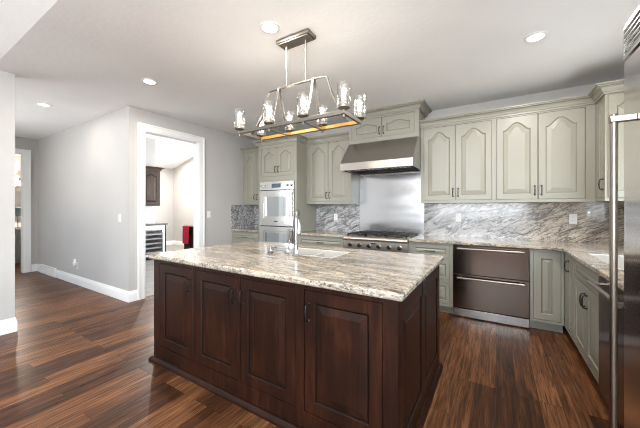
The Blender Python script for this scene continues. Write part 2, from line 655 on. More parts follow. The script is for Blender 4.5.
window_frame(1, 'xz', FW[0], FW[1], FW[2], FW[3], FY - 0.1, 3)
window_frame(5, 'xz', FW2[0], FW2[1], FW2[2], FW2[3], FY - 0.1, 1)
window_frame(2, 'yz', RW[0], RW[1], RW[2], RW[3], RX + 0.05, 2)
window_frame(3, 'yz', RW2[0], RW2[1], RW2[2], RW2[3], RX + 0.05, 4)
window_frame(6, 'xz', FO[0], FO[1], FO[2], FO[3], -1.06, 2)

# ceilings: flat over the kitchen and hall, rising over the room behind the camera
CY = 0.73
struct('ceiling', MB().box(LX - 0.13, 1.4, CY, 4.6, CZ, CZ + 0.1).box(-8.3, LX - 0.13, -1.15, 2.13, CZ, CZ + 0.1), 'ceil')
sl = 0.36
v = MB()
zf = CZ + sl * (CY - FY + 0.15)
v.add([(LX - 0.2, CY, CZ), (1.45, CY, CZ), (1.45, FY - 0.15, zf), (LX - 0.2, FY - 0.15, zf),
       (LX - 0.2, CY, CZ + 0.1), (1.45, CY, CZ + 0.1), (1.45, FY - 0.15, zf + 0.1), (LX - 0.2, FY - 0.15, zf + 0.1)],
      [(0, 1, 2, 3), (4, 5, 6, 7), (0, 1, 5, 4), (1, 2, 6, 5), (2, 3, 7, 6), (3, 0, 4, 7)])
struct('ceiling_vault', v, 'ceil')

# hall, with the bathroom past its end
HX = -8.15
struct('wall_hall', MB().box(-8.2, LX - 0.13, 2.0, 2.13, 0, 4.3).box(LX - 0.13, LX, 2.0, 2.13, CZ, 4.3), 'wall')
struct('wall_foyer_added', MB().grid('xz', [-8.3, FO[0], FO[1], LX - 0.13], [0, FO[2], FO[3], CZ], hole([FO]), -1.12, -1.0)
       .box(-8.27, HX - 0.0, -1.0, 0.765, 0, CZ), 'wall')  # unseen foyer, added so that daylight reaches the hall wall
HD = (1.02, 1.79, 0.0, 2.40)
struct('wall_hall_end', MB().grid('yz', [0.76, HD[0], HD[1], 2.05], [0, HD[3], CZ], hole([HD]), HX - 0.12, HX), 'wall')
struct('wall_bath', MB().box(-10.28, -10.15, 0.2, 2.9, 0, CZ).box(-10.2, HX - 0.1, 2.75, 2.9, 0, CZ).box(-10.2, HX - 0.1, 0.2, 0.33, 0, CZ), 'wall')
struct('ceiling_bath', MB().box(-10.3, HX - 0.05, 0.2, 2.9, CZ, CZ + 0.1), 'ceil')

# bar room through the doorway
BW = (-7.6, -5.2, 0.7, 2.7)  # unseen window, added as a light source for the bar room
BW2 = (4.75, 5.85, 0.7, 2.9)  # unseen side window, added to brighten the bar room walls
struct('wall_bar', MB().box(-8.22, -8.03, 2.05, 4.36, 0, 4.3), 'wall')
struct('wall_bar_far', MB().box(-10.03, -9.9, 4.0, 6.15, 0, 4.3).box(-10.0, -8.1, 4.0, 4.12, 0, 4.3), 'wall')
struct('wall_bar_end', MB().grid('xz', [-10.03, BW[0], BW[1], LX - 0.0], [0, BW[2], BW[3], 4.6], hole([BW]), 6.0, 6.15), 'wall')
struct('wall_bar_side', MB().grid('yz', [BY + 0.1, BW2[0], BW2[1], 6.15], [0, BW2[2], BW2[3], 4.6], hole([BW2]), LX - 0.13, LX).box(LX - 0.13, LX - 0.005, 2.13, BY + 0.1, CZ, 4.6), 'wall')
v = MB()
za, zb = 2.68, 2.68 + 0.27 * (9.9 - 4.3)
v.add([(-10.05, 2.05, za), (-4.3, 2.05, zb), (-4.3, 6.2, zb), (-10.05, 6.2, za),
       (-10.05, 2.05, za + 0.1), (-4.3, 2.05, zb + 0.1), (-4.3, 6.2, zb + 0.1), (-10.05, 6.2, za + 0.1)],
      [(0, 1, 2, 3), (4, 5, 6, 7), (0, 1, 5, 4), (1, 2, 6, 5), (2, 3, 7, 6), (3, 0, 4, 7)])
struct('ceiling_bar', v, 'ceil')
window_frame(7, 'yz', BW2[0], BW2[1], BW2[2], BW2[3], LX - 0.08, 1)
window_frame(4, 'xz', BW[0], BW[1], BW[2], BW[3], 6.05, 3)

# baseboards (profile: out, z) and casings
BB = [(0, 0), (0.016, 0), (0.016, 0.10), (0.013, 0.115), (0.010, 0.12), (0.009, 0.135), (0.004, 0.15), (0, 0.15)]
struct('baseboard_hall', MB().sweep([(-7.08, 2.0), (LX, 2.0), (LX, 2.11)], BB), 'trim')
struct('baseboard_hall_end', MB().sweep([(HX, 1.90), (HX, 2.0), (-7.95, 2.0)], BB), 'trim')
struct('baseboard_near', MB().sweep([(LX, 0.62), (LX, 0.89), (LX - 0.13, 0.89), (LX - 0.13, 0.4)], BB), 'trim')
struct('baseboard_left', MB().sweep([(LX, 3.205), (LX, 3.80)], BB), 'trim')
struct('baseboard_bar', MB().sweep([(-9.9, 4.2), (-9.9, 6.0), (-4.5, 6.0)], BB), 'trim')


def casing(name, x, y0, y1, z1, w, sgn, t=0.022):
    """casing round an opening in a plane of constant x, on the side sgn"""
    m = MB()
    hl = hole([(y0, y1, -1, z1)])
    xa, xb = (x, x + sgn * t)
    m.grid('yz', [y0 - w, y0, y1, y1 + w], [0, z1, z1 + w], hl, min(xa, xb), max(xa, xb))
    xb2 = x + sgn * (t + 0.010)
    m.grid('yz', [y0 - w, y0 - w + 0.025, y1 + w - 0.025, y1 + w], [0, z1 + w - 0.025, z1 + w],
           hole([(y0 - w + 0.025, y1 + w - 0.025, -1, z1 + w - 0.025)]), min(xb, xb2), max(xb, xb2))
    return m


def jamb(m, xa, xb, y0, y1, z1, t=0.018):
    m.grid('yz', [y0, y0 + t, y1 - t, y1], [0, z1 - t, z1], hole([(y0 + t, y1 - t, -1, z1 - t)]), xa, xb)
    return m


m = casing('c', LX, DO[0], DO[1], DO[3], 0.09, 1)
jamb(m, LX - 0.135, LX + 0.012, DO[0], DO[1], DO[3])
struct('trim_1', m, 'trim', bevel=0.003)
struct('trim_2', casing('c', LX - 0.13, DO[0], DO[1], DO[3], 0.09, -1), 'trim', bevel=0.003)
m = casing('c', HX, HD[0], HD[1], HD[3], 0.10, 1)
jamb(m, HX - 0.125, HX + 0.012, HD[0], HD[1], HD[3])
struct('trim_3', m, 'trim', bevel=0.003)

# granite upstand tiles on the walls behind the counters
m = MB().box(-2.80, -1.95, BY - 0.018, BY, 0.912, 1.385)
m.box(-0.905, RX, BY - 0.018, BY, 0.912, 1.385)
struct('wall_backsplash', m, 'splash')
m = MB().box(LX, -3.66, BY - 0.018, BY, 0.912, 1.385)
m.box(LX, LX + 0.018, 3.80, BY - 0.018, 0.912, 1.375)
struct('wall_backsplash_corner', m, 'splash')
struct('wall_backsplash_window', MB().box(RX - 0.018, RX, 1.95, BY - 0.02, 0.912, 1.08), 'splash')


# ------------------------------------------------------------------ cabinet parts
def bell(s):
    a = min(1.0, abs(s) / 0.88)
    return (0.5 + 0.5 * math.cos(PI * a)) ** 0.72


class DoorMB(MB):
    def build(s, name, mats, parent=None, loc=(0, 0, 0), **k):
        return MB.build(s, name, mats, parent, loc, ang=3, **k)


def door_mesh(w, h, arch=0.0, stile=0.064, t=0.018, lip=0.0):
    n = 25 if arch else 2

    def loop(ins, y, a):
        l = [(ins, y, ins), (w - ins, y, ins)]
        top = h - ins
        for k in range(n):
            s = 1 - 2 * k / (n - 1)
            x = w / 2 + s * (w / 2 - ins)
            l.append((x, y, top - (a * (1 - bell(s)) if a else 0)))
        return l
    fw = min(w, h)
    rb = min(0.038, fw * 0.10)
    L = [loop(0, 0, 0), loop(0, -t + 0.0025, 0), loop(0.0025, -t, 0),
         loop(stile, -t, arch), loop(stile + 0.004, -t + 0.005, arch), loop(stile + 0.007, -t + 0.009, arch), loop(stile + 0.013, -t + 0.010, arch),
         loop(stile + 0.013 + rb, -t + 0.003, arch), loop(stile + 0.015 + rb, -t + 0.0015, arch)]
    return DoorMB().loops(L, True, True, [0, 0, 0, 0, 1, 1, 0, 0])


def handle_mesh(L=0.10, out=0.030, r=0.0048, horiz=False):
    def P(a, o):
        return (a, -o, 0) if horiz else (0, -o, a)
    h = L / 2
    m = MB()
    m.tube([P(-h, -0.001), P(-h, out * 0.55), P(-h + 0.006, out * 0.85), P(-h * 0.55, out), P(0, out * 1.06), P(h * 0.55, out), P(h - 0.006, out * 0.85), P(h, out * 0.55), P(h, -0.001)],
           [r * 1.25, r, r, r * 0.95, r * 1.15, r * 0.95, r, r, r * 1.25], 8)
    for sgn in (-1, 1):
        a = P(sgn * h, 0)
        m.lathe([(r * 2.0, 0.0), (r * 2.0, -0.003), (r * 1.3, -0.006)], a, 10, 'y')
    return m


def add_handle(parent, x, z, horiz=False, L=0.10, y=-0.018, mt='pewter'):
    return handle_mesh(L, horiz=horiz).build('handle', mt, parent, loc=(x, y, z))


GAP = 0.0028


def cabinet(name, label, cat, loc, w, d, z0, z1, fronts, rz=0.0, mt='sage', gl='glaze', toe=0.0, crown=None, group=None, ft=0.02,
            handle_mt='pewter', crown_ends=(True, True), stile=0.064, openings=()):
    """framed cabinet; local x runs along the front, local y goes back; fronts: (x0,x1,z0,z1,kind,arch,handle)"""
    r = thing(name, label, cat, loc, rz, group)
    op = [f[:4] for f in fronts] + list(openings)
    xs = sorted({0.0, w, *[o[0] for o in op], *[o[1] for o in op]})
    zs = sorted({z0, z1, *[o[2] for o in op], *[o[3] for o in op]})
    b = MB()
    b.grid('xz', xs, zs, hole(op), 0.0, ft)
    b.box(0, w, ft, d, z0, z1)
    b.build('body', mt, r)
    if toe:
        MB().box(0.0, w, 0.075, 0.095, 0, toe).build('toe_kick', mt, r)
    for (x0, x1, a, c, kind, arch, hd) in fronts:
        st = stile if kind == 'door' else 0.036
        dm = door_mesh(x1 - x0 - 2 * GAP, c - a - 2 * GAP, arch, st, 0.018)
        dd = dm.build('door' if kind == 'door' else 'drawer', [mt, gl], r, loc=(x0 + GAP, ft - 0.001, a + GAP))
        if hd == 'h':
            add_handle(dd, (x1 - x0) / 2 - GAP, (c - a) / 2, True, mt=handle_mt)
        elif hd:
            add_handle(dd, hd[0], hd[1], mt=handle_mt)
    if crown:
        path = []
        if crown_ends[0]:
            path.append((0, d))
        path += [(0, 0), (w, 0)]
        if crown_ends[1]:
            path.append((w, d))
        # travel left to right along the front: outwards (-y) is on the right
        MB().sweep(path, crown).build('crown_moulding', mt, r, ang=20)
    return r


def crown_prof(z, h=0.095, o=0.08):
    k = h / 0.095
    q = o / 0.08
    return [(-0.002, z), (0.014 * q, z), (0.014 * q, z + 0.018 * k), (0.022 * q, z + 0.022 * k), (0.027 * q, z + 0.040 * k), (0.040 * q, z + 0.058 * k),
            (0.060 * q, z + 0.068 * k), (0.066 * q, z + 0.069 * k), (0.066 * q, z + 0.078 * k), (o, z + 0.080 * k), (o, z + h), (-0.002, z + h)]


# ------------------------------------------------------------------ island
ISX0, ISX1, ISY0, ISY1 = -2.53, -0.40, 1.36, 2.54
isl = thing('kitchen_island', 'dark cherry kitchen island with raised panel doors under cream granite', 'island', (ISX0, ISY0, 0))
iw, idp = ISX1 - ISX0, ISY1 - ISY0
DZ0, DZ1 = 0.14, 0.845
dx = [(-2.447, -1.985), (-1.954, -1.487), (-1.470, -1.005), (-0.945, -0.475)]
ops = [(a - ISX0, b - ISX0, DZ0, DZ1) for a, b in dx]
b = MB()
xs = sorted({0.0, iw, *[o[0] for o in ops], *[o[1] for o in ops]})
b.grid('xz', xs, [0.0, DZ0, DZ1, 0.872], hole(ops), 0.0, 0.02)
# cabinet box kept open at the top under the sink
SKX0, SKX1, SKY0, SKY1 = -1.70, -1.12, 1.98, 2.34
b.grid('xy', [0, SKX0 - 0.03 - ISX0, SKX1 + 0.03 - ISX0, iw - 0.02], [0.02, SKY0 - 0.03 - ISY0, SKY1 + 0.03 - ISY0, idp],
       hole([(SKX0 - 0.03 - ISX0, SKX1 + 0.03 - ISX0, SKY0 - 0.03 - ISY0, SKY1 + 0.03 - ISY0)]), 0.0, 0.872)
# end frame
eo = [(0.085, 0.535, 0.125, 0.775), (0.600, 1.10, 0.125, 0.775)]
b.grid('yz', [0.02, 0.085, 0.535, 0.600, 1.10, idp], [0.0, 0.125, 0.775, 0.872], hole(eo), iw - 0.02, iw)
b.build('body', 'cherry', isl)
hs = [(0.40, 0.575), (0.44, 0.575), (0.026, 0.575), (0.024, 0.575)]
for (o, h_) in zip(ops, hs):
    w_ = o[1] - o[0] - 2 * GAP
    d_ = door_mesh(w_, o[3] - o[2] - 2 * GAP, 0, 0.068, 0.02).build('door', ['cherry', 'cherryglaze'], isl, loc=(o[0] + GAP, 0.019, o[2] + GAP))
    hx = w_ - 0.030 if h_[0] > 0.2 else 0.028
    add_handle(d_, hx, h_[1], L=0.095, y=-0.02)
for o in eo:
    pm = door_mesh(o[1] - o[0], o[3] - o[2], 0, 0.012, 0.012)
    p = pm.build('side_panel', ['cherry', 'cherryglaze'], isl, loc=(iw - 0.012, o[0], o[2]))
    p.rotation_euler = (0, 0, PI / 2)
IB = [(0, 0), (0.030, 0), (0.030, 0.012), (0.024, 0.022), (0.014, 0.030), (0.010, 0.035), (0, 0.035)]
MB().sweep([(0, idp), (0, 0), (iw, 0), (iw, idp)], IB).build('base_moulding', 'cherry_h', isl)

# island worktop with the sink cut-out
m = MB().grid('xy', [-2.575, SKX0, SKX1, -0.368], [1.328, SKY0, SKY1, 2.575], hole([(SKX0, SKX1, SKY0, SKY1)]), 0.874, 0.914)
tag(m.build('worktop', 'granite', bevel=0.012, seg=3), 'cream granite worktop with dark flecks lying on the island', 'countertop')


def basin(name, label, x0, x1, y0, y1, top, depth, div=None):
    r = thing(name, label, 'sink', ((x0 + x1) / 2, (y0 + y1) / 2, top - depth))
    t = 0.012
    x0, x1, y0, y1 = x0 + t + 0.001, x1 - t - 0.001, y0 + t + 0.001, y1 - t - 0.001
    cx, cy = (x0 + x1) / 2, (y0 + y1) / 2
    m = MB()
    X0, X1, Y0, Y1 = x0 - cx, x1 - cx, y0 - cy, y1 - cy
    m.grid('xy', [X0 - t, X0, X1, X1 + t], [Y0 - t, Y0, Y1, Y1 + t], hole([(X0, X1, Y0, Y1)]), 0.012, depth)
    m.box(X0 - t, X1 + t, Y0 - t, Y1 + t, 0.0, 0.012)
    if div is not None:
        m.box(X0 + (X1 - X0) * div - 0.014, X0 + (X1 - X0) * div + 0.014, Y0, Y1, 0.012, depth - 0.025)
    m.build('bowl', 'sinkcream', r, bevel=0.006)
    dl = [(X0 + X1) / 2] if div is None else [X0 + (X1 - X0) * div * 0.5, X0 + (X1 - X0) * (1 + div) / 2]
    for q in dl:
        MB().lathe([(0.036, 0.012), (0.042, 0.0145), (0.034, 0.016), (0.012, 0.014)], (q, 0, 0), 20).build('drain', 'chrome', r)
    return r


basin('sink', 'white two bowl sink set into the island worktop', SKX0, SKX1, SKY0, SKY1, 0.9155, 0.24, 0.52)

# faucet and its companions, on the camera side of the island sink
fa = thing('faucet', 'tall chrome gooseneck faucet rising from the island worktop', 'faucet', (-1.42, 1.925, 0.914))
dirx, diry = -0.45, 0.89
m = MB().lathe([(0.030, 0.0), (0.031, 0.004), (0.026, 0.012), (0.021, 0.02), (0.019, 0.06), (0.017, 0.09)], n=20)
m.build('base', 'chrome', fa)
pts = [(0, 0, 0.085), (0, 0, 0.30)]
R_ = 0.075
for k in range(1, 13):
    a = PI * k / 12
    q = R_ * (1 - math.cos(a))
    pts.append((dirx * q, diry * q, 0.30 + R_ * math.sin(a)))
q = 2 * R_
pts.append((dirx * q, diry * q, 0.27))
MB().tube(pts, 0.0125, 14).build('spout', 'chrome', fa)
MB().lathe([(0.014, 0.0), (0.016, -0.02), (0.020, -0.07), (0.021, -0.10), (0.016, -0.105)], (dirx * q, diry * q, 0.27), 16).build('spray_head', 'chrome', fa)
lv = thing('faucet_lever', 'chrome side lever valve leaning beside the gooseneck faucet', 'faucet handle', (-1.555, 1.985, 0.914))
MB().lathe([(0.026, 0), (0.027, 0.004), (0.022, 0.012), (0.018, 0.02), (0.017, 0.045), (0.010, 0.05)], n=18).build('base', 'chrome', lv)
MB().tube([(0, 0, 0.04), (0.006, 0.004, 0.07), (0.022, 0.012, 0.135)], [0.008, 0.0065, 0.0085], 10).build('lever', 'chrome', lv)
sd_ = thing('soap_dispenser', 'small chrome soap dispenser left of the faucet on the island', 'soap dispenser', (-1.705, 1.935, 0.914))
MB().lathe([(0.024, 0), (0.025, 0.004), (0.018, 0.012), (0.014, 0.02), (0.013, 0.035), (0.018, 0.038), (0.018, 0.05), (0.008, 0.054)], n=18).build('base', 'chrome', sd_)
MB().tube([(0, 0, 0.045), (0.02, 0.02, 0.054), (0.035, 0.04, 0.048)], 0.006, 10).build('spout', 'chrome', sd_)

# ------------------------------------------------------------------ back wall: left corner, oven tower
UZ0, UZ1 = 1.38, 2.42
UD = 0.33
UY = BY - UD
BYF = 3.82          # base cabinet front frame plane
BD = BY - BYF - 0.0
cp = crown_prof(2.415)


def pair(x0, x1, z0, z1, arch=0.082, hz=0.10, mid=0.004):
    c = (x0 + x1) / 2
    w_ = c - x0
    return [(x0, c - mid / 2, z0, z1, 'door', arch, (w_ - 0.033, hz)), (c + mid / 2, x1, z0, z1, 'door', arch, (0.028, hz))]


cabinet('upper_cabinet', 'sage wall cabinet in the corner left of the oven tower', 'cabinet', (LX + 0.003, UY, 0), 0.70, UD - 0.002, UZ0, UZ1,
        pair(0.03, 0.68, 1.42, 2.40), crown=cp, crown_ends=(False, False))
cabinet('base_cabinet', 'sage base cabinet in the corner left of the oven tower', 'cabinet', (LX + 0.003, BYF, 0), 0.70, BD - 0.002, 0.10, 0.872,
        [(0.035, 0.67, 0.69, 0.845, 'drawer', 0, 'h')] + pair(0.035, 0.67, 0.13, 0.66, 0.0, 0.42), toe=0.10)
tag(MB().box(LX + 0.019, -3.655, 3.785, BY - 0.02, 0.874, 0.912).build('worktop', 'granite', bevel=0.008, seg=2),
    'small granite worktop in the corner left of the ovens', 'countertop')

TX0, TX1 = -3.652, -2.805
tw = TX1 - TX0
OV = (0.045, 0.805, 0.38, 1.775)
cabinet('oven_tower_cabinet', 'tall sage oven tower cabinet with arched doors above the double oven', 'cabinet', (TX0, BYF, 0), tw, BD - 0.002, 0.10, UZ1,
        pair(0.06, 0.79, 1.865, 2.365, 0.055, 0.115) + [(0.045, 0.805, 0.13, 0.36, 'drawer', 0, 'h')], toe=0.10, openings=[OV])
struct('trim_5', MB().sweep([(TX0, BY - 0.002), (TX0, BYF), (TX1, BYF), (TX1, BY - 0.002)], cp), 'sage', ang=20)
ov = thing('double_oven', 'stainless double wall oven built into the sage tower', 'oven', (TX0 + OV[0] + 0.003, BYF - 0.002, OV[2]))
ow = OV[1] - OV[0] - 0.006
oh = OV[3] - OV[2]
MB().box(0, ow, 0.004, 0.0215, 0.004, oh - 0.004).build('body', 'black', ov)
pn = MB().box(0, ow, -0.022, 0.006, oh - 0.150, oh - 0.004).build('control_panel', 'steel', ov, bevel=0.003)
MB().box(0.28, 0.48, -0.0245, -0.021, oh - 0.112, oh - 0.042).build('display', 'lcd', pn)
for kx in (0.055, 0.145, 0.625, 0.71):
    MB().lathe([(0.021, -0.020), (0.021, -0.026), (0.017, -0.030), (0.016, -0.046), (0.012, -0.048)], (kx, 0, oh - 0.078), 18, 'y').build('knob', 'chrome', pn)


def oven_door(z0, z1):
    m = MB()
    wx = (0.105, ow - 0.115, z0 + 0.135, z1 - 0.080)
    m.grid('xz', [0, wx[0], wx[1], ow], [z0, wx[2], wx[3], z1], hole([wx]), -0.03, 0.004)
    d_ = m.build('door', 'steel', ov, bevel=0.003)
    MB().grid('xz', [wx[0], wx[0] + 0.035, wx[1] - 0.035, wx[1]], [wx[2], wx[2] + 0.03, wx[3] - 0.03, wx[3]],
              hole([(wx[0] + 0.035, wx[1] - 0.035, wx[2] + 0.03, wx[3] - 0.03)]), -0.024, -0.012).build('window_frame', 'steelv', d_)
    MB().box(wx[0], wx[1], -0.012, -0.004, wx[2], wx[3]).build('window', 'ovenglass', d_)
    m = MB()
    hx = ow - 0.045
    m.tube([(hx, -0.075, z0 + 0.16), (hx, -0.075, z1 - 0.03)], 0.012, 14)
    for zz in (z0 + 0.19, z1 - 0.06):
        m.tube([(hx, -0.028, zz), (hx, -0.07, zz)], 0.010, 10)
    m.build('handle', 'handle', d_)
    MB().box(ow / 2 - 0.045, ow / 2 + 0.045, -0.032, -0.029, z0 + 0.072, z0 + 0.084).build('badge', 'pewter', d_)


oven_door(0.625, oh - 0.158)
oven_door(0.012, 0.612)

# ------------------------------------------------------------------ between tower and range
cabinet('upper_cabinet', 'sage wall cabinet between the oven tower and the range hood', 'cabinet', (-2.803, UY, 0), 0.85, UD - 0.002, UZ0, UZ1,
        pair(0.045, 0.815, 1.42, 2.40), crown=cp, crown_ends=(False, False))
cabinet('base_cabinet', 'sage base cabinet between the oven tower and the cooktop', 'cabinet', (-2.803, BYF, 0), 0.900, BD - 0.002, 0.10, 0.872,
        [(0.05, 0.86, 0.69, 0.845, 'drawer', 0, 'h')] + pair(0.05, 0.86, 0.13, 0.66, 0.0, 0.42), toe=0.10)
tag(MB().box(-2.802, -1.902, 3.785, BY - 0.02, 0.874, 0.912).build('worktop', 'granite', bevel=0.008),
    'short granite worktop between the oven tower and the cooktop', 'countertop')

# ------------------------------------------------------------------ cooktop, steel back panel, hood
RX0, RX1 = -1.900, -0.978
rt = thing('rangetop', 'stainless gas cooktop with six black knobs and iron grates', 'cooktop', (RX0, 3.74, 0.70))
rw = RX1 - RX0
m = MB()
prof = [(0.70, 0.0), (0.70, 0.205), (0.04, 0.205), (0.018, 0.200), (0.006, 0.188), (0.0, 0.175), (0.004, 0.158), (0.012, 0.145), (0.020, 0.030), (0.030, 0.0)]
m.loops([[(0, y, z) for y, z in prof], [(rw, y, z) for y, z in prof]])
m.build('body', 'steelr', rt, ang=25)
for k in range(6):
    kx = 0.105 + k * (rw - 0.21) / 5
    kb = MB().lathe([(0.030, 0.024), (0.030, 0.006), (0.026, 0.002), (0.020, 0.002)], (kx, 0, 0.085), 20, 'y').build('knob', 'chrome', rt)
    MB().lathe([(0.022, 0.003), (0.022, -0.020), (0.019, -0.026), (0.008, -0.027)], (kx, 0, 0.085), 20, 'y').build('grip', 'black', kb)
MB().box(rw / 2 - 0.03, rw / 2 + 0.03, 0.0, 0.016, 0.118, 0.130).build('badge', 'chrome', rt)
for gi in range(3):
    g0 = 0.022 + gi * (rw - 0.044) / 3
    g1 = g0 + (rw - 0.044) / 3 - 0.006
    m = MB()
    gz = 0.240
    for yy in (0.085, 0.655):
        m.box(g0, g1, yy, yy + 0.016, gz - 0.016, gz)
    m.box(g0, g1, 0.364, 0.380, gz - 0.016, gz)
    for xx in (g0, g1 - 0.016):
        m.box(xx, xx + 0.016, 0.085, 0.671, gz - 0.016, gz)
    for cy in (0.225, 0.520):
        cx = (g0 + g1) / 2
        for k in range(8):
            a = PI * k / 4
            ex, ey = cx + 0.135 * math.cos(a), cy + 0.135 * math.sin(a)
            m.bar([(cx + 0.045 * math.cos(a), cy + 0.045 * math.sin(a), gz - 0.004), (ex, ey, gz - 0.004)], 0.012, 0.012, (-math.sin(a), math.cos(a), 0))
    for xx in (g0 + 0.008, g1 - 0.008):
        for yy in (0.093, 0.372, 0.663):
            m.box(xx - 0.008, xx + 0.008, yy - 0.008, yy + 0.008, 0.205, gz - 0.01)
    m.build('grate', 'iron', rt)
    for cy in (0.225, 0.520):
        MB().lathe([(0.055, 0.2045), (0.055, 0.212), (0.042, 0.216), (0.042, 0.224), (0.034, 0.229)], ((g0 + g1) / 2, cy, 0), 20).build('burner', 'iron', rt)
cabinet('base_cabinet', 'sage base cabinet under the gas cooktop', 'cabinet', (RX0 + 0.001, BYF, 0), rw - 0.002, BD - 0.002, 0.10, 0.695,
        pair(0.04, rw - 0.04, 0.13, 0.66, 0.0, 0.42), toe=0.10)
tag(MB().box(-1.948, -0.907, BY - 0.016, BY - 0.002, 0.914, 1.86).build('steel_wall_panel', 'steelw', bevel=0.002),
    'tall brushed steel splash panel on the wall behind the cooktop', 'wall panel')

HX0, HX1 = -1.918, -0.89
hw = HX1 - HX0
hd = thing('range_hood', 'stainless sloped range hood hanging above the cooktop', 'range hood', (HX0, 3.67, 1.85))
hp = [(0.0, 0.0), (0.0, 0.10), (0.30, 0.432), (0.755, 0.432), (0.755, 0.0), (0.715, 0.0), (0.715, 0.06), (0.04, 0.06), (0.04, 0.0)]
m = MB().loops([[(0.016, y, z) for y, z in hp], [(hw - 0.016, y, z) for y, z in hp]])
ep = [(0.0, 0.0), (0.0, 0.10), (0.30, 0.432), (0.755, 0.432), (0.755, 0.0)]
for xa in (0.0, hw - 0.016):
    m.loops([[(xa, y, z) for y, z in ep], [(xa + 0.016, y, z) for y, z in ep]])
m.build('canopy', 'steelh', hd, ang=20)
for k in range(3):
    f0 = 0.03 + k * (hw - 0.06) / 3
    f1 = f0 + (hw - 0.06) / 3 - 0.008
    m = MB()
    m.grid('xy', [f0, f0 + 0.012, f1 - 0.012, f1], [0.10, 0.112, 0.688, 0.70], hole([(f0 + 0.012, f1 - 0.012, 0.112, 0.688)]), 0.012, 0.034)
    nb_ = 5
    m2 = MB()
    for q in range(nb_):
        c = f0 + 0.012 + (q + 0.5) * (f1 - f0 - 0.024) / nb_
        m2.box(c - 0.014, c + 0.014, 0.085, 0.20, 0.004, 0.012)
        m.box(c - 0.012, c + 0.012, 0.20, 0.69, 0.012, 0.018)
    bf = m.build('baffle_filter', 'iron', hd)  # slat rears and backing coloured dark for the shade under the hood
    m2.build('baffle_lip', 'steely', bf)
    MB().box(f0 - 0.003, f1 + 0.003, 0.085, 0.71, 0.022, 0.030).build('backing', 'black', bf)
for kx in (0.25, hw - 0.25):
    hl = MB().lathe([(0.030, 0.004), (0.030, 0.020), (0.022, 0.020), (0.022, 0.010)], (kx, 0.07, 0), 16).build('light_ring', 'chrome', hd)
    l = bpy.data.lights.new('hood_lamp', 'AREA')
    l.shape = 'DISK'
    l.size = 0.04
    l.energy = HOOD_W
    l.color = (1.0, 0.82, 0.6)
    lo = bpy.data.objects.new('hood_lamp', l)
    lo.location = (kx, 0.07, 0.008)
    lo.parent = hd
    COL.objects.link(lo)

hx0 = -1.938
hcw = 1.046
cabinet('upper_cabinet', 'short sage cabinet above the range hood reaching the ceiling', 'cabinet', (hx0, 4.0, 0), hcw, BY - 4.0 - 0.002, 2.285, 2.70,
        pair(0.05, hcw - 0.05, 2.35, 2.632, 0.035, 0.09), crown=crown_prof(2.655, 0.083, 0.09))

# ------------------------------------------------------------------ right of the range
cabinet('upper_cabinet', 'sage double door wall cabinet right beside the range hood', 'cabinet', (-0.888, UY, 0), 0.868, UD - 0.002, UZ0, UZ1,
        pair(0.028, 0.845, 1.415, 2.40, 0.088, 0.10))
cabinet('upper_cabinet', 'larger sage double door wall cabinet meeting the right corner', 'cabinet', (-0.019, UY, 0), 0.917, UD - 0.002, UZ0, UZ1,
        pair(0.022, 0.838, 1.415, 2.40, 0.088, 0.10))
cw = cabinet('upper_cabinet', 'narrow sage corner wall cabinet beside the refrigerator with panelled end', 'cabinet', (0.90, UY + 0.025, 0), 0.325, UD - 0.002, UZ0, UZ1,
             [(0.075, 0.295, 1.415, 2.40, 'door', 0.05, (0.19, 0.13))], rz=-PI / 2)
ep_ = door_mesh(0.29, 0.985, 0.05, 0.058, 0.014).build('end_panel', ['sage', 'glaze'], cw, loc=(0.325, 0.022, 1.415))
ep_.rotation_euler = (0, 0, PI / 2)
struct('trim_4', MB().sweep([(-0.888, BY - 0.002), (-0.888, UY), (0.90, UY), (0.90, UY - 0.30), (RX - 0.002, UY - 0.30)], cp), 'sage', ang=20)

cabinet('base_cabinet', 'sage three drawer base cabinet right of the cooktop', 'cabinet', (-0.976, BYF, 0), 0.528, BD - 0.002, 0.10, 0.872,
        [(0.035, 0.490, 0.69, 0.845, 'drawer', 0, 'h'), (0.035, 0.490, 0.42, 0.66, 'drawer', 0, 'h'), (0.035, 0.490, 0.13, 0.39, 'drawer', 0, 'h')], toe=0.10)

rf = thing('drawer_refrigerator', 'stainless two drawer undercounter refrigerator below the back worktop', 'refrigerator drawers', (-0.446, BYF, 0))
fw_ = 0.756
MB().box(0.0, fw_, 0.004, BD - 0.01, 0.115, 0.872).build('body', 'black', rf)
for (a, c) in ((0.527, 0.868), (0.122, 0.520)):
    d_ = MB().box(0.004, fw_ - 0.004, -0.022, 0.002, a, c).build('drawer', 'steel_refl', rf, bevel=0.003)
    hm = MB()
    hm.tube([(0.05, -0.070, c - 0.035), (fw_ - 0.05, -0.070, c - 0.035)], 0.0115, 14)
    for xx in (0.085, fw_ - 0.085):
        hm.tube([(xx, -0.020, c - 0.035), (xx, -0.066, c - 0.035)], 0.008, 10)
    hm.build('handle', 'handle', d_)
MB().box(0.004, fw_ - 0.004, 0.0, 0.03, 0.012, 0.108).build('kick_plate', 'steelh', rf, bevel=0.002)

cabinet('base_cabinet', 'sage single door base cabinet in the right corner beside refrigerator drawers', 'cabinet', (0.312, BYF, 0), 0.285, BD - 0.002, 0.10, 0.872,
        [(0.03, 0.262, 0.125, 0.845, 'door', 0, None)], toe=0.10)
RF = 0.60           # front plane of the right run
RD = RX - RF - 0.002
cabinet('base_cabinet', 'narrow sage base cabinet with upright pull between corner and sink cabinet', 'cabinet', (RF, BYF - 0.002, 0), 0.406, RD, 0.10, 0.872,
        [(0.155, 0.385, 0.125, 0.845, 'door', 0, (0.035, 0.62))], rz=-PI / 2, toe=0.10)
sx0 = 0.026
sbw = 0.826
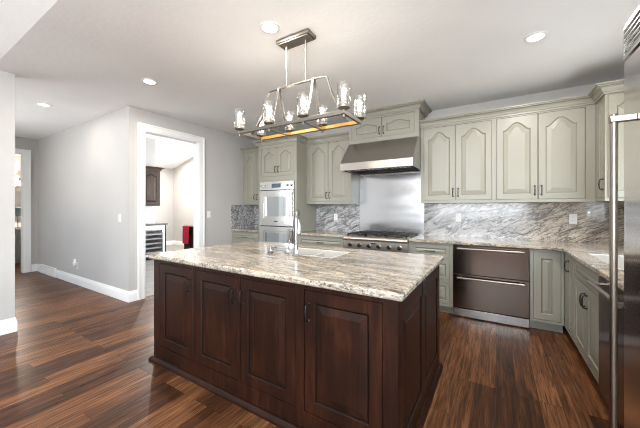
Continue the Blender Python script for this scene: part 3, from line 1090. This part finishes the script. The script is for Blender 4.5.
# open-topped sink base
r = thing('sink_base_cabinet', 'sage two door sink base cabinet next to the dishwasher', 'cabinet', (RF, 3.411, 0), -PI / 2)
fr = [(sx0, sbw - sx0, 0.70, 0.845, 'drawer', 0, None)] + pair(sx0, sbw - sx0, 0.125, 0.672, 0.0, 0.455)
b = MB()
op = [f[:4] for f in fr]
b.grid('xz', sorted({0.0, sbw, *[o[0] for o in op], *[o[1] for o in op]}), sorted({0.10, 0.872, *[o[2] for o in op], *[o[3] for o in op]}), hole(op), 0, 0.02)
b.box(0, 0.018, 0.02, RD, 0.10, 0.872)
b.box(sbw - 0.018, sbw, 0.02, RD, 0.10, 0.872)
b.box(0.018, sbw - 0.018, 0.02, RD, 0.10, 0.118)
b.box(0.018, sbw - 0.018, 0.02, 0.024, 0.118, 0.872)
b.build('body', 'sage', r)
MB().box(0, sbw, 0.075, 0.095, 0, 0.10).build('toe_kick', 'sage', r)
for (x0, x1, a, c, kind, arch, h_) in fr:
    d_ = door_mesh(x1 - x0 - 2 * GAP, c - a - 2 * GAP, 0, 0.058 if kind == 'door' else 0.036).build('door' if kind == 'door' else 'false_drawer', ['sage', 'glaze'], r, loc=(x0 + GAP, 0.019, a + GAP))
    if h_:
        add_handle(d_, *h_)

dw = thing('dishwasher', 'stainless dishwasher with bar handle beside the tall refrigerator', 'dishwasher', (RF, 2.582, 0), -PI / 2)
dww = 0.60
MB().box(0.0, dww, 0.004, RD - 0.02, 0.10, 0.870).build('body', 'black', dw)
d_ = MB().box(0.003, dww - 0.003, -0.022, 0.002, 0.105, 0.866).build('door', 'steel_refl', dw, bevel=0.003)
hm = MB().tube([(0.025, -0.072, 0.822), (dww - 0.025, -0.072, 0.822)], 0.013, 14)
for xx in (0.07, dww - 0.07):
    hm.tube([(xx, -0.02, 0.822), (xx, -0.068, 0.822)], 0.009, 10)
hm.build('handle', 'handle', d_)
MB().box(0.003, dww - 0.003, 0.04, 0.06, 0.01, 0.098).build('kick_plate', 'black', dw)

# right L worktop, rounded corner, sink hole
SX0, SX1, SY0, SY1 = 0.69, 1.12, 2.62, 3.38
WX = [-0.976, 0.57, SX0, SX1, RX - 0.02]
WYs = [1.985, SY0, SY1, 3.785, BY - 0.02]
m = MB().grid('xy', WX, WYs, lambda a, b_: (a > 0.57 or b_ > 3.785) and not (SX0 < a < SX1 and SY0 < b_ < SY1), 0.874, 0.912)
m.add([(0.57, 3.785, 0.874), (0.50, 3.785, 0.874), (0.57, 3.715, 0.874), (0.57, 3.785, 0.912), (0.50, 3.785, 0.912), (0.57, 3.715, 0.912)],
      [(0, 1, 2), (3, 4, 5), (1, 2, 5, 4), (0, 1, 4, 3), (0, 2, 5, 3)])
tag(m.build('worktop', 'granite', bevel=0.008, seg=2), 'long L shaped granite worktop along back and right walls', 'countertop')
basin('sink', 'white single bowl sink in the right worktop by the refrigerator', SX0, SX1, SY0, SY1, 0.9135, 0.23)

# tall refrigerator
fr_ = thing('refrigerator', 'tall stainless built-in refrigerator at the right edge with long bar handle', 'refrigerator', (0.53, 1.968, 0), -PI / 2)
fwid, fdep = 0.91, RX - 0.53 - 0.004
MB().box(0, fwid, 0.03, fdep, 0.0, 2.19).build('body', 'steelv', fr_)
d_ = MB().box(0.006, fwid - 0.006, 0.0, 0.032, 0.10, 2.018).build('door', 'steelf', fr_, bevel=0.004)
hm = MB()
hx = 0.150
hm.tube([(hx, -0.072, 0.255), (hx, -0.072, 1.742)], 0.0135, 16)
for zz in (0.275, 1.718):
    hm.bar([(hx, 0.001, zz), (hx, -0.086, zz)], 0.030, 0.030, (1, 0, 0))
hm.build('handle', 'handle', d_, bevel=0.003)
g = MB().grid('xz', [0.0, 0.014, fwid - 0.014, fwid], [2.03, 2.045, 2.172, 2.19], hole([(0.014, fwid - 0.014, 2.045, 2.172)]), -0.002, 0.03)
for k in range(5):
    z_ = 2.050 + k * 0.0245
    g.add([(0.014, 0.000, z_), (fwid - 0.014, 0.000, z_), (fwid - 0.014, 0.026, z_ + 0.016), (0.014, 0.026, z_ + 0.016),
           (0.014, 0.000, z_ + 0.006), (fwid - 0.014, 0.000, z_ + 0.006), (fwid - 0.014, 0.026, z_ + 0.022), (0.014, 0.026, z_ + 0.022)],
          [(0, 1, 2, 3), (4, 5, 6, 7), (0, 1, 5, 4), (1, 2, 6, 5), (2, 3, 7, 6), (3, 0, 4, 7)])
g.build('vent_grille', 'steel', fr_)
MB().box(0.006, fwid - 0.006, 0.045, 0.06, 0.0, 0.095).build('kick_plate', 'black', fr_)

# ------------------------------------------------------------------ chandelier
CX, CYY = -1.432, 1.94
ch = thing('chandelier', 'rectangular nickel chandelier with eight glass shades hanging above the island', 'chandelier', (CX, CYY, 0))
RZ = 1.988
rl, rwid = 0.52, 0.14
cp_ = MB().box(-0.165, 0.165, -0.062, 0.062, CZ - 0.030, CZ - 0.001)
cp_.box(-0.150, 0.150, -0.050, 0.050, CZ - 0.040, CZ - 0.029)
cp_.build('canopy', 'fixture', ch, bevel=0.003)
for x in (-0.10, 0.10):
    MB().tube([(x, 0, 2.345), (x, 0, CZ - 0.035)], 0.0065, 10).build('rod', 'fixture', ch)
# spine bends down at both ends to the middle of the end bars
ends = []


def sp(sgn):
    return [(sgn * 0.26, 0, 2.352), (sgn * 0.288, 0, 2.348), (sgn * 0.305, 0, 2.335), (sgn * 0.318, 0, 2.30), (sgn * 0.345, 0, 2.21), (sgn * 0.39, 0, 2.12), (sgn * 0.45, 0, 2.055), (sgn * 0.515, 0, RZ + 0.012)]


path = list(reversed(sp(-1))) + sp(1)
MB().bar(path, 0.022, 0.008, (0, 1, 0)).build('spine', 'fixture', ch, bevel=0.0015)
for x in (-0.18, 0.18):
    half = [(0, 2.365), (0.012, 2.355), (0.022, 2.32), (0.034, 2.25), (0.055, 2.17), (0.085, 2.09), (0.128, RZ + 0.01)]
    m = MB()
    for s_ in (-1, 1):
        m.bar([(x, s_ * y, z) for y, z in half], 0.022, 0.007, (1, 0, 0))
    m.build('arm', 'fixture', ch, bevel=0.0015)
for s_ in (-1, 1):
    rr = MB().box(-rl, rl, s_ * rwid - 0.0125, s_ * rwid + 0.0125, RZ - 0.014, RZ + 0.014).build('rail', 'fixture', ch, bevel=0.002)
    y0_, y1_ = (rwid - 0.0165, rwid - 0.0128) if s_ > 0 else (-rwid + 0.0128, -rwid + 0.0165)
    q = MB().box(-rl + 0.014, rl - 0.014, y0_, y1_, RZ - 0.013, RZ + 0.013).build('wood_inlay', 'giltwood', rr)
    q['label'] = 'honey oak inner face of the rail'
for x in (-rl, rl):
    MB().box(x - 0.011, x + 0.011, -rwid - 0.02, rwid + 0.02, RZ - 0.0135, RZ + 0.0135).build('end_bar', 'fixture', ch, bevel=0.002)
for x in (-0.18, 0.18):
    MB().box(x - 0.010, x + 0.010, -rwid - 0.02, rwid + 0.02, RZ - 0.020, RZ - 0.0145).build('cross_bar', 'fixture', ch, bevel=0.001)

cup = MB().lathe([(0.006, RZ - 0.036), (0.009, RZ - 0.028), (0.007, RZ - 0.015), (0.012, RZ + 0.014), (0.030, RZ + 0.020), (0.044, RZ + 0.028), (0.046, RZ + 0.040), (0.040, RZ + 0.043), (0.015, RZ + 0.043),
                  (0.014, RZ + 0.085), (0.011, RZ + 0.087)], n=24)
sh = MB()
sh.lathe([(0.038, RZ + 0.044), (0.0455, RZ + 0.045), (0.0465, RZ + 0.12), (0.0465, RZ + 0.200), (0.0445, RZ + 0.201), (0.0435, RZ + 0.12), (0.0430, RZ + 0.050)], n=28, caps=False)
bl = MB().lathe([(0.008, RZ + 0.086), (0.010, RZ + 0.095), (0.016, RZ + 0.115), (0.017, RZ + 0.135), (0.013, RZ + 0.155), (0.005, RZ + 0.168)], n=14)
first = None
bulb_light = bpy.data.lights.new('bulb_glow', 'POINT')
bulb_light.energy = BULB_W
bulb_light.color = WARM
bulb_light.shadow_soft_size = 0.02
for s_ in (-1, 1):
    for x in (-rl, -0.173, 0.173, rl):
        if first is None:
            c_ = cup.build('lamp_holder', 'fixture', ch)
            sh.build('glass_shade', 'seedglass', c_)
            bl.build('bulb', 'bulb', c_)
            first = c_
            lo = bpy.data.objects.new('bulb_glow', bulb_light)
            lo.location = (0, 0, RZ + 0.185)
            lo.parent = c_
            COL.objects.link(lo)
        else:
            c_ = copy_tree(first, ch)
        c_.location = (x, s_ * rwid, 0)


# ------------------------------------------------------------------ recessed lights
def can(x, y, z, label, tilt=0.0, w=CAN_W):
    r = thing('recessed_light', label, 'ceiling light', (x, y, z))
    r.rotation_euler = (0, tilt, 0)
    MB().lathe([(0.080, 0.0), (0.080, -0.006), (0.074, -0.009), (0.060, -0.008), (0.056, -0.002)], n=32, caps=False).build('trim_ring', 'white', r)
    MB().lathe([(0.0575, -0.0035), (0.0575, -0.0025), (0.001, -0.0025)], n=32).build('lens', 'lamp', r)
    l = bpy.data.lights.new('downlight', 'AREA')
    l.shape = 'DISK'
    l.size = 0.10
    l.energy = w
    l.color = CAN_COL
    o = bpy.data.objects.new('downlight', l)
    o.location = (0, 0, -0.010)
    o.parent = r
    COL.objects.link(o)
    return r


can(-1.522, 1.718, CZ, 'round recessed downlight nearest the chandelier canopy')
can(-3.33, 1.74, CZ, 'round recessed downlight near the corner of the hall wall')
can(-5.31, 1.364, CZ, 'round recessed downlight over the hallway', w=5)
can(0.281, 2.975, CZ, 'round recessed downlight in front of the right wall cabinets')
# on the sloping ceiling of the bar room
ta = math.atan(0.27)
can(-8.78, 5.09, 2.68 + 0.27 * (9.9 - 8.78), 'round downlight on the bar room ceiling seen through the doorway', -ta, 55)


# ------------------------------------------------------------------ outlets and switches
def outlet(label, loc, rz, kind='outlet', group=None, mt='white'):
    r = thing('electrical_outlet' if kind == 'outlet' else 'light_switch', label, 'outlet' if kind == 'outlet' else 'switch', loc, rz, group)
    MB().box(-0.036, 0.036, -0.006, 0.0, -0.058, 0.058).build('cover_plate', mt, r, bevel=0.002)
    if kind == 'outlet':
        for dz in (-0.021, 0.021):
            o = MB().box(-0.016, 0.016, -0.0085, -0.0055, dz - 0.014, dz + 0.014).build('socket', mt, r, bevel=0.003)
            MB().box(-0.008, -0.006, -0.0095, -0.008, dz - 0.004, dz + 0.006).box(0.006, 0.008, -0.0095, -0.008, dz - 0.004, dz + 0.006).build('slots', 'black', o)
    else:
        MB().box(-0.016, 0.016, -0.010, -0.0055, -0.032, 0.032).build('rocker', mt, r, bevel=0.002)
    return r


SPY = BY - 0.0185
outlet('white outlet on the granite backsplash left of the steel panel', (-2.396, SPY, 1.155), 0)
outlet('white outlet on the granite backsplash nearest the right side of the cooktop', (-0.447, SPY, 1.18), 0)
outlet('white outlet on the granite backsplash near the right corner', (0.772, SPY, 1.185), 0)
t = thing('plug_in_device', 'small pale plug-in device on the backsplash by the right corner', 'plug-in', (0.905, SPY, 1.25))
MB().box(-0.022, 0.022, -0.035, 0, -0.035, 0.035).build('casing', 'white', t, bevel=0.006)
MB().lathe([(0.010, -0.0345), (0.010, -0.037), (0.006, -0.038)], (0, 0, 0.012), 14, 'y').build('button', 'steel', t)
outlet('white rocker switch on the hall wall near its outer corner', (-4.616, 1.9995, 1.17), 0, 'switch')
outlet('white rocker switch right of the bar doorway', (LX + 0.0005, 3.30, 1.20), PI / 2, 'switch')
outlet('white outlet low on the hall wall holding a plug-in freshener', (-6.12, 1.9995, 0.33), 0)
t = thing('air_freshener', 'white plug-in air freshener in the low hall outlet', 'air freshener', (-6.12, 1.99, 0.36))
MB().box(-0.028, 0.028, -0.05, 0.0, -0.03, 0.035).build('casing', 'white', t, bevel=0.01)
MB().lathe([(0.018, 0.034), (0.022, 0.045), (0.020, 0.075), (0.010, 0.085)], (0, -0.025, 0), 16).build('bottle', 'ceramic', t)
outlet('black outlet on the cherry end of the island', (ISX1 + 0.0005, 1.93, 0.815), PI / 2, 'outlet', mt='black')

fv = thing('floor_vent', 'white louvred return air grille set in the hall baseboard', 'air vent', (-7.93, 2.0, 0.0))
m = MB().grid('xz', [0, 0.03, 0.81, 0.84], [0.0, 0.025, 0.145, 0.17], hole([(0.03, 0.81, 0.025, 0.145)]), -0.03, -0.001)
m.build('frame', 'trim', fv, bevel=0.003)
m = MB()
for k in range(26):
    x = 0.04 + k * 0.0305
    m.add([(x, -0.028, 0.025), (x + 0.014, -0.028, 0.025), (x + 0.022, -0.010, 0.025), (x + 0.008, -0.010, 0.025),
           (x, -0.028, 0.145), (x + 0.014, -0.028, 0.145), (x + 0.022, -0.010, 0.145), (x + 0.008, -0.010, 0.145)],
          [(0, 1, 2, 3), (4, 5, 6, 7), (0, 1, 5, 4), (1, 2, 6, 5), (2, 3, 7, 6), (3, 0, 4, 7)])
m.build('louvres', 'trim', fv)

# ------------------------------------------------------------------ bar room seen through the doorway
bcz = crown_prof(2.30)
cabinet('bar_upper_cabinet', 'dark wood arched door wall cabinet over the bar counter', 'cabinet', (-7.70, 3.40, 0), 0.90, 0.325, 1.37, 2.31,
        [(0.03, 0.435, 1.41, 2.28, 'door', 0.06, (0.36, 0.1)), (0.445, 0.87, 1.41, 2.28, 'door', 0.06, (0.03, 0.1))], rz=PI / 2, mt='oak', gl='cherryglaze', crown=bcz, crown_ends=(False, True))
bb = MB().box(0.0, 0.30, 0.0, 0.60, 0.10, 0.872)
r = thing('bar_base_cabinet', 'dark wood bar base cabinet left of the wine cooler', 'cabinet', (-7.42, 3.36, 0), PI / 2)
bb.build('body', 'oak', r)
door_mesh(0.25, 0.70).build('door', ['oak', 'cherryglaze'], r, loc=(0.025, 0.0, 0.13))
MB().box(0, 0.30, 0.06, 0.08, 0, 0.10).build('toe_kick', 'black', r)
MB().box(0.905, 0.945, 0.0, 0.60, 0.0, 0.872).build('end_panel', 'oak', r)
wc = thing('wine_cooler', 'glass door wine cooler under the bar counter', 'wine cooler', (-7.42, 3.664, 0), PI / 2)
m = MB()
m.box(0, 0.02, 0.02, 0.58, 0.08, 0.868).box(0.58, 0.60, 0.02, 0.58, 0.08, 0.868).box(0.02, 0.58, 0.02, 0.58, 0.08, 0.10).box(0.02, 0.58, 0.02, 0.58, 0.85, 0.868).box(0.02, 0.58, 0.56, 0.58, 0.10, 0.85)
m.build('body', 'white', wc)
for k in range(6):
    z_ = 0.17 + k * 0.115
    MB().box(0.022, 0.578, 0.04, 0.52, z_, z_ + 0.008).box(0.022, 0.578, 0.03, 0.045, z_ - 0.012, z_ + 0.022).build('shelf', 'trim', wc)
d_ = MB().grid('xz', [0.0, 0.055, 0.545, 0.60], [0.085, 0.14, 0.80, 0.866], hole([(0.055, 0.545, 0.14, 0.80)]), -0.012, 0.018).build('door', 'trim', wc, bevel=0.003)
MB().box(0.055, 0.545, -0.002, 0.004, 0.14, 0.80).build('pane', 'paneglass', d_)
MB().tube([(0.03, -0.05, 0.25), (0.03, -0.05, 0.75)], 0.009, 10).tube([(0.03, -0.01, 0.3), (0.03, -0.05, 0.3)], 0.007, 8).tube([(0.03, -0.01, 0.7), (0.03, -0.05, 0.7)], 0.007, 8).build('handle', 'chrome', d_)
MB().box(0, 0.60, 0.06, 0.08, 0.0, 0.078).build('kick_plate', 'black', wc)
l = bpy.data.lights.new('cooler_fill', 'AREA')  # added fill lamp that brightens the cooler interior
l.shape = 'RECTANGLE'
l.size = 0.45
l.size_y = 0.04
l.energy = 5.0
lo = bpy.data.objects.new('cooler_fill', l)
lo.location = (0.30, 0.05, 0.845)
lo.rotation_euler = (0.5, 0, 0)
lo.parent = wc
COL.objects.link(lo)
tag(MB().box(-8.025, -7.385, 3.34, 4.33, 0.875, 0.912).build('bar_worktop', mat('bar_stone', (0.12, 0.10, 0.085), 0.2), bevel=0.004),
    'dark stone counter on top of the wine cooler', 'countertop')
tag(MB().box(-8.028, -8.016, 3.34, 4.34, 0.914, 1.365).build('wall_tile_panel', 'ceramic'), 'plain white splash panel behind the bar counter', 'wall panel')
t = thing('wall_bracket', 'small black fitting on the bar room wall beside the dark cabinet', 'wall fitting', (-9.9, 5.30, 2.30))
MB().lathe([(0.03, 0.0), (0.03, 0.02), (0.012, 0.03), (0.012, 0.06), (0.03, 0.07), (0.02, 0.09)], (0, 0, 0), 14, 'x').build('fitting', 'black', t)

st = thing('side_cabinet', 'low dark cherry stand with a red towel in the bar room', 'stand', (-6.40, 4.15, 0))
MB().box(0, 0.42, 0, 0.62, 0.0, 0.845).build('body', 'cherry', st, bevel=0.003)
MB().box(-0.03, 0.45, -0.03, 0.65, 0.846, 0.875).build('top', 'cherry_h', st, bevel=0.006)
door_mesh(0.36, 0.60).build('door', ['cherry', 'cherryglaze'], st, loc=(0.03, 0.0, 0.08))
# towel folded over the front edge of the stand
tw_ = MB()
nx, L = 13, []
drop = [(0.10, 0.884), (0.02, 0.885), (-0.035, 0.884), (-0.046, 0.872), (-0.048, 0.80), (-0.050, 0.70), (-0.052, 0.60), (-0.054, 0.50), (-0.055, 0.46)]
out, inn = [], []
for j, (y, z) in enumerate(drop):
    ro, ri = [], []
    for i in range(nx):
        x = 0.25 * i / (nx - 1)
        wv = 0.008 * math.sin(i * 1.7 + j * 0.25) * (j / 8.0)
        ro.append((x, y + wv - (0.006 if j > 3 else 0), z + (0.006 if j <= 3 else 0)))
        ri.append((x, y + wv + (0.001 if j > 3 else 0), z - 0.002 if j <= 3 else z))
    L.append(ro + list(reversed(ri)))
tw_.loops(L)
tag(tw_.build('towel', 'red', loc=(-6.385, 4.15, 0.0), sub=1), 'red towel hanging over the front of the dark stand', 'towel')

# ------------------------------------------------------------------ bathroom past the hall
vn = cabinet('vanity_cabinet', 'grey vanity cabinet in the bathroom beyond the hall', 'vanity', (-9.60, 1.15, 0), 1.30, 0.54, 0.10, 0.80,
             [(0.03, 0.32, 0.13, 0.76, 'door', 0, (0.25, 0.5)), (0.33, 0.62, 0.13, 0.76, 'door', 0, (0.04, 0.5)), (0.66, 0.95, 0.13, 0.76, 'door', 0, (0.25, 0.5)), (0.96, 1.26, 0.13, 0.76, 'door', 0, (0.04, 0.5))],
             rz=PI / 2, mt='vanity', gl='vanity', toe=0.10)
tag(MB().box(-10.145, -9.57, 1.13, 2.47, 0.802, 0.84).box(-10.145, -10.125, 1.13, 2.47, 0.84, 0.95).build('vanity_worktop', 'ceramic', bevel=0.004),
    'white vanity top in the bathroom beyond the hall', 'countertop')
mr = thing('wall_mirror', 'tall frameless bathroom mirror above the vanity', 'mirror', (-10.148, 1.80, 1.0))
MB().box(0.0, 0.012, -0.6, 0.6, 0.0, 0.86).build('glass', 'mirror', mr)
sc_ = thing('vanity_light', 'glowing bathroom sconce above the mirror', 'wall light', (-10.148, 1.95, 2.03))
MB().box(0.0, 0.03, -0.20, 0.20, -0.03, 0.03).build('back_plate', 'chrome', sc_, bevel=0.004)
for q in (-0.12, 0.12):
    MB().lathe([(0.035, -0.06), (0.05, -0.02), (0.055, 0.05), (0.04, 0.07)], (0.09, q, 0.0), 16).build('globe', 'bulb', sc_)
    MB().tube([(0.025, q, -0.01), (0.06, q, -0.03), (0.09, q, -0.05)], 0.008, 8).build('stem', 'chrome', sc_)
l = bpy.data.lights.new('sconce_glow', 'POINT')
l.energy = BATH_W
l.color = (1.0, 0.90, 0.78)
l.shadow_soft_size = 0.06
lo = bpy.data.objects.new('sconce_glow', l)
lo.location = (0.25, 0, -0.12)
lo.parent = sc_
COL.objects.link(lo)
tb = thing('towel_bar', 'short chrome towel bar over the vanity top', 'towel bar', (-9.80, 2.05, 0.842))
MB().lathe([(0.05, 0), (0.05, 0.008), (0.008, 0.014), (0.008, 0.48), (0.010, 0.49)], n=16).build('stand', 'chrome', tb)
MB().tube([(0, -0.16, 0.47), (0, 0.16, 0.47)], 0.006, 8).build('bar', 'chrome', tb)
t_ = MB()
L = []
for j, (xo, z) in enumerate([(-0.022, 1.13), (-0.018, 1.25), (-0.008, 1.322), (0.004, 1.326), (0.016, 1.316), (0.022, 1.22), (0.024, 1.12)]):
    L.append([(xo, 0.28 * i / 6 - 0.14, z) for i in range(7)] + [(xo * 0.55, 0.28 * i / 6 - 0.14, z - (0.008 if j in (2, 3, 4) else 0)) for i in range(6, -1, -1)])
t_.loops(L)
tag(t_.build('hand_towel', 'blue', loc=(-9.798, 2.05, 0.0)), 'blue grey hand towel hanging in the bathroom', 'towel')
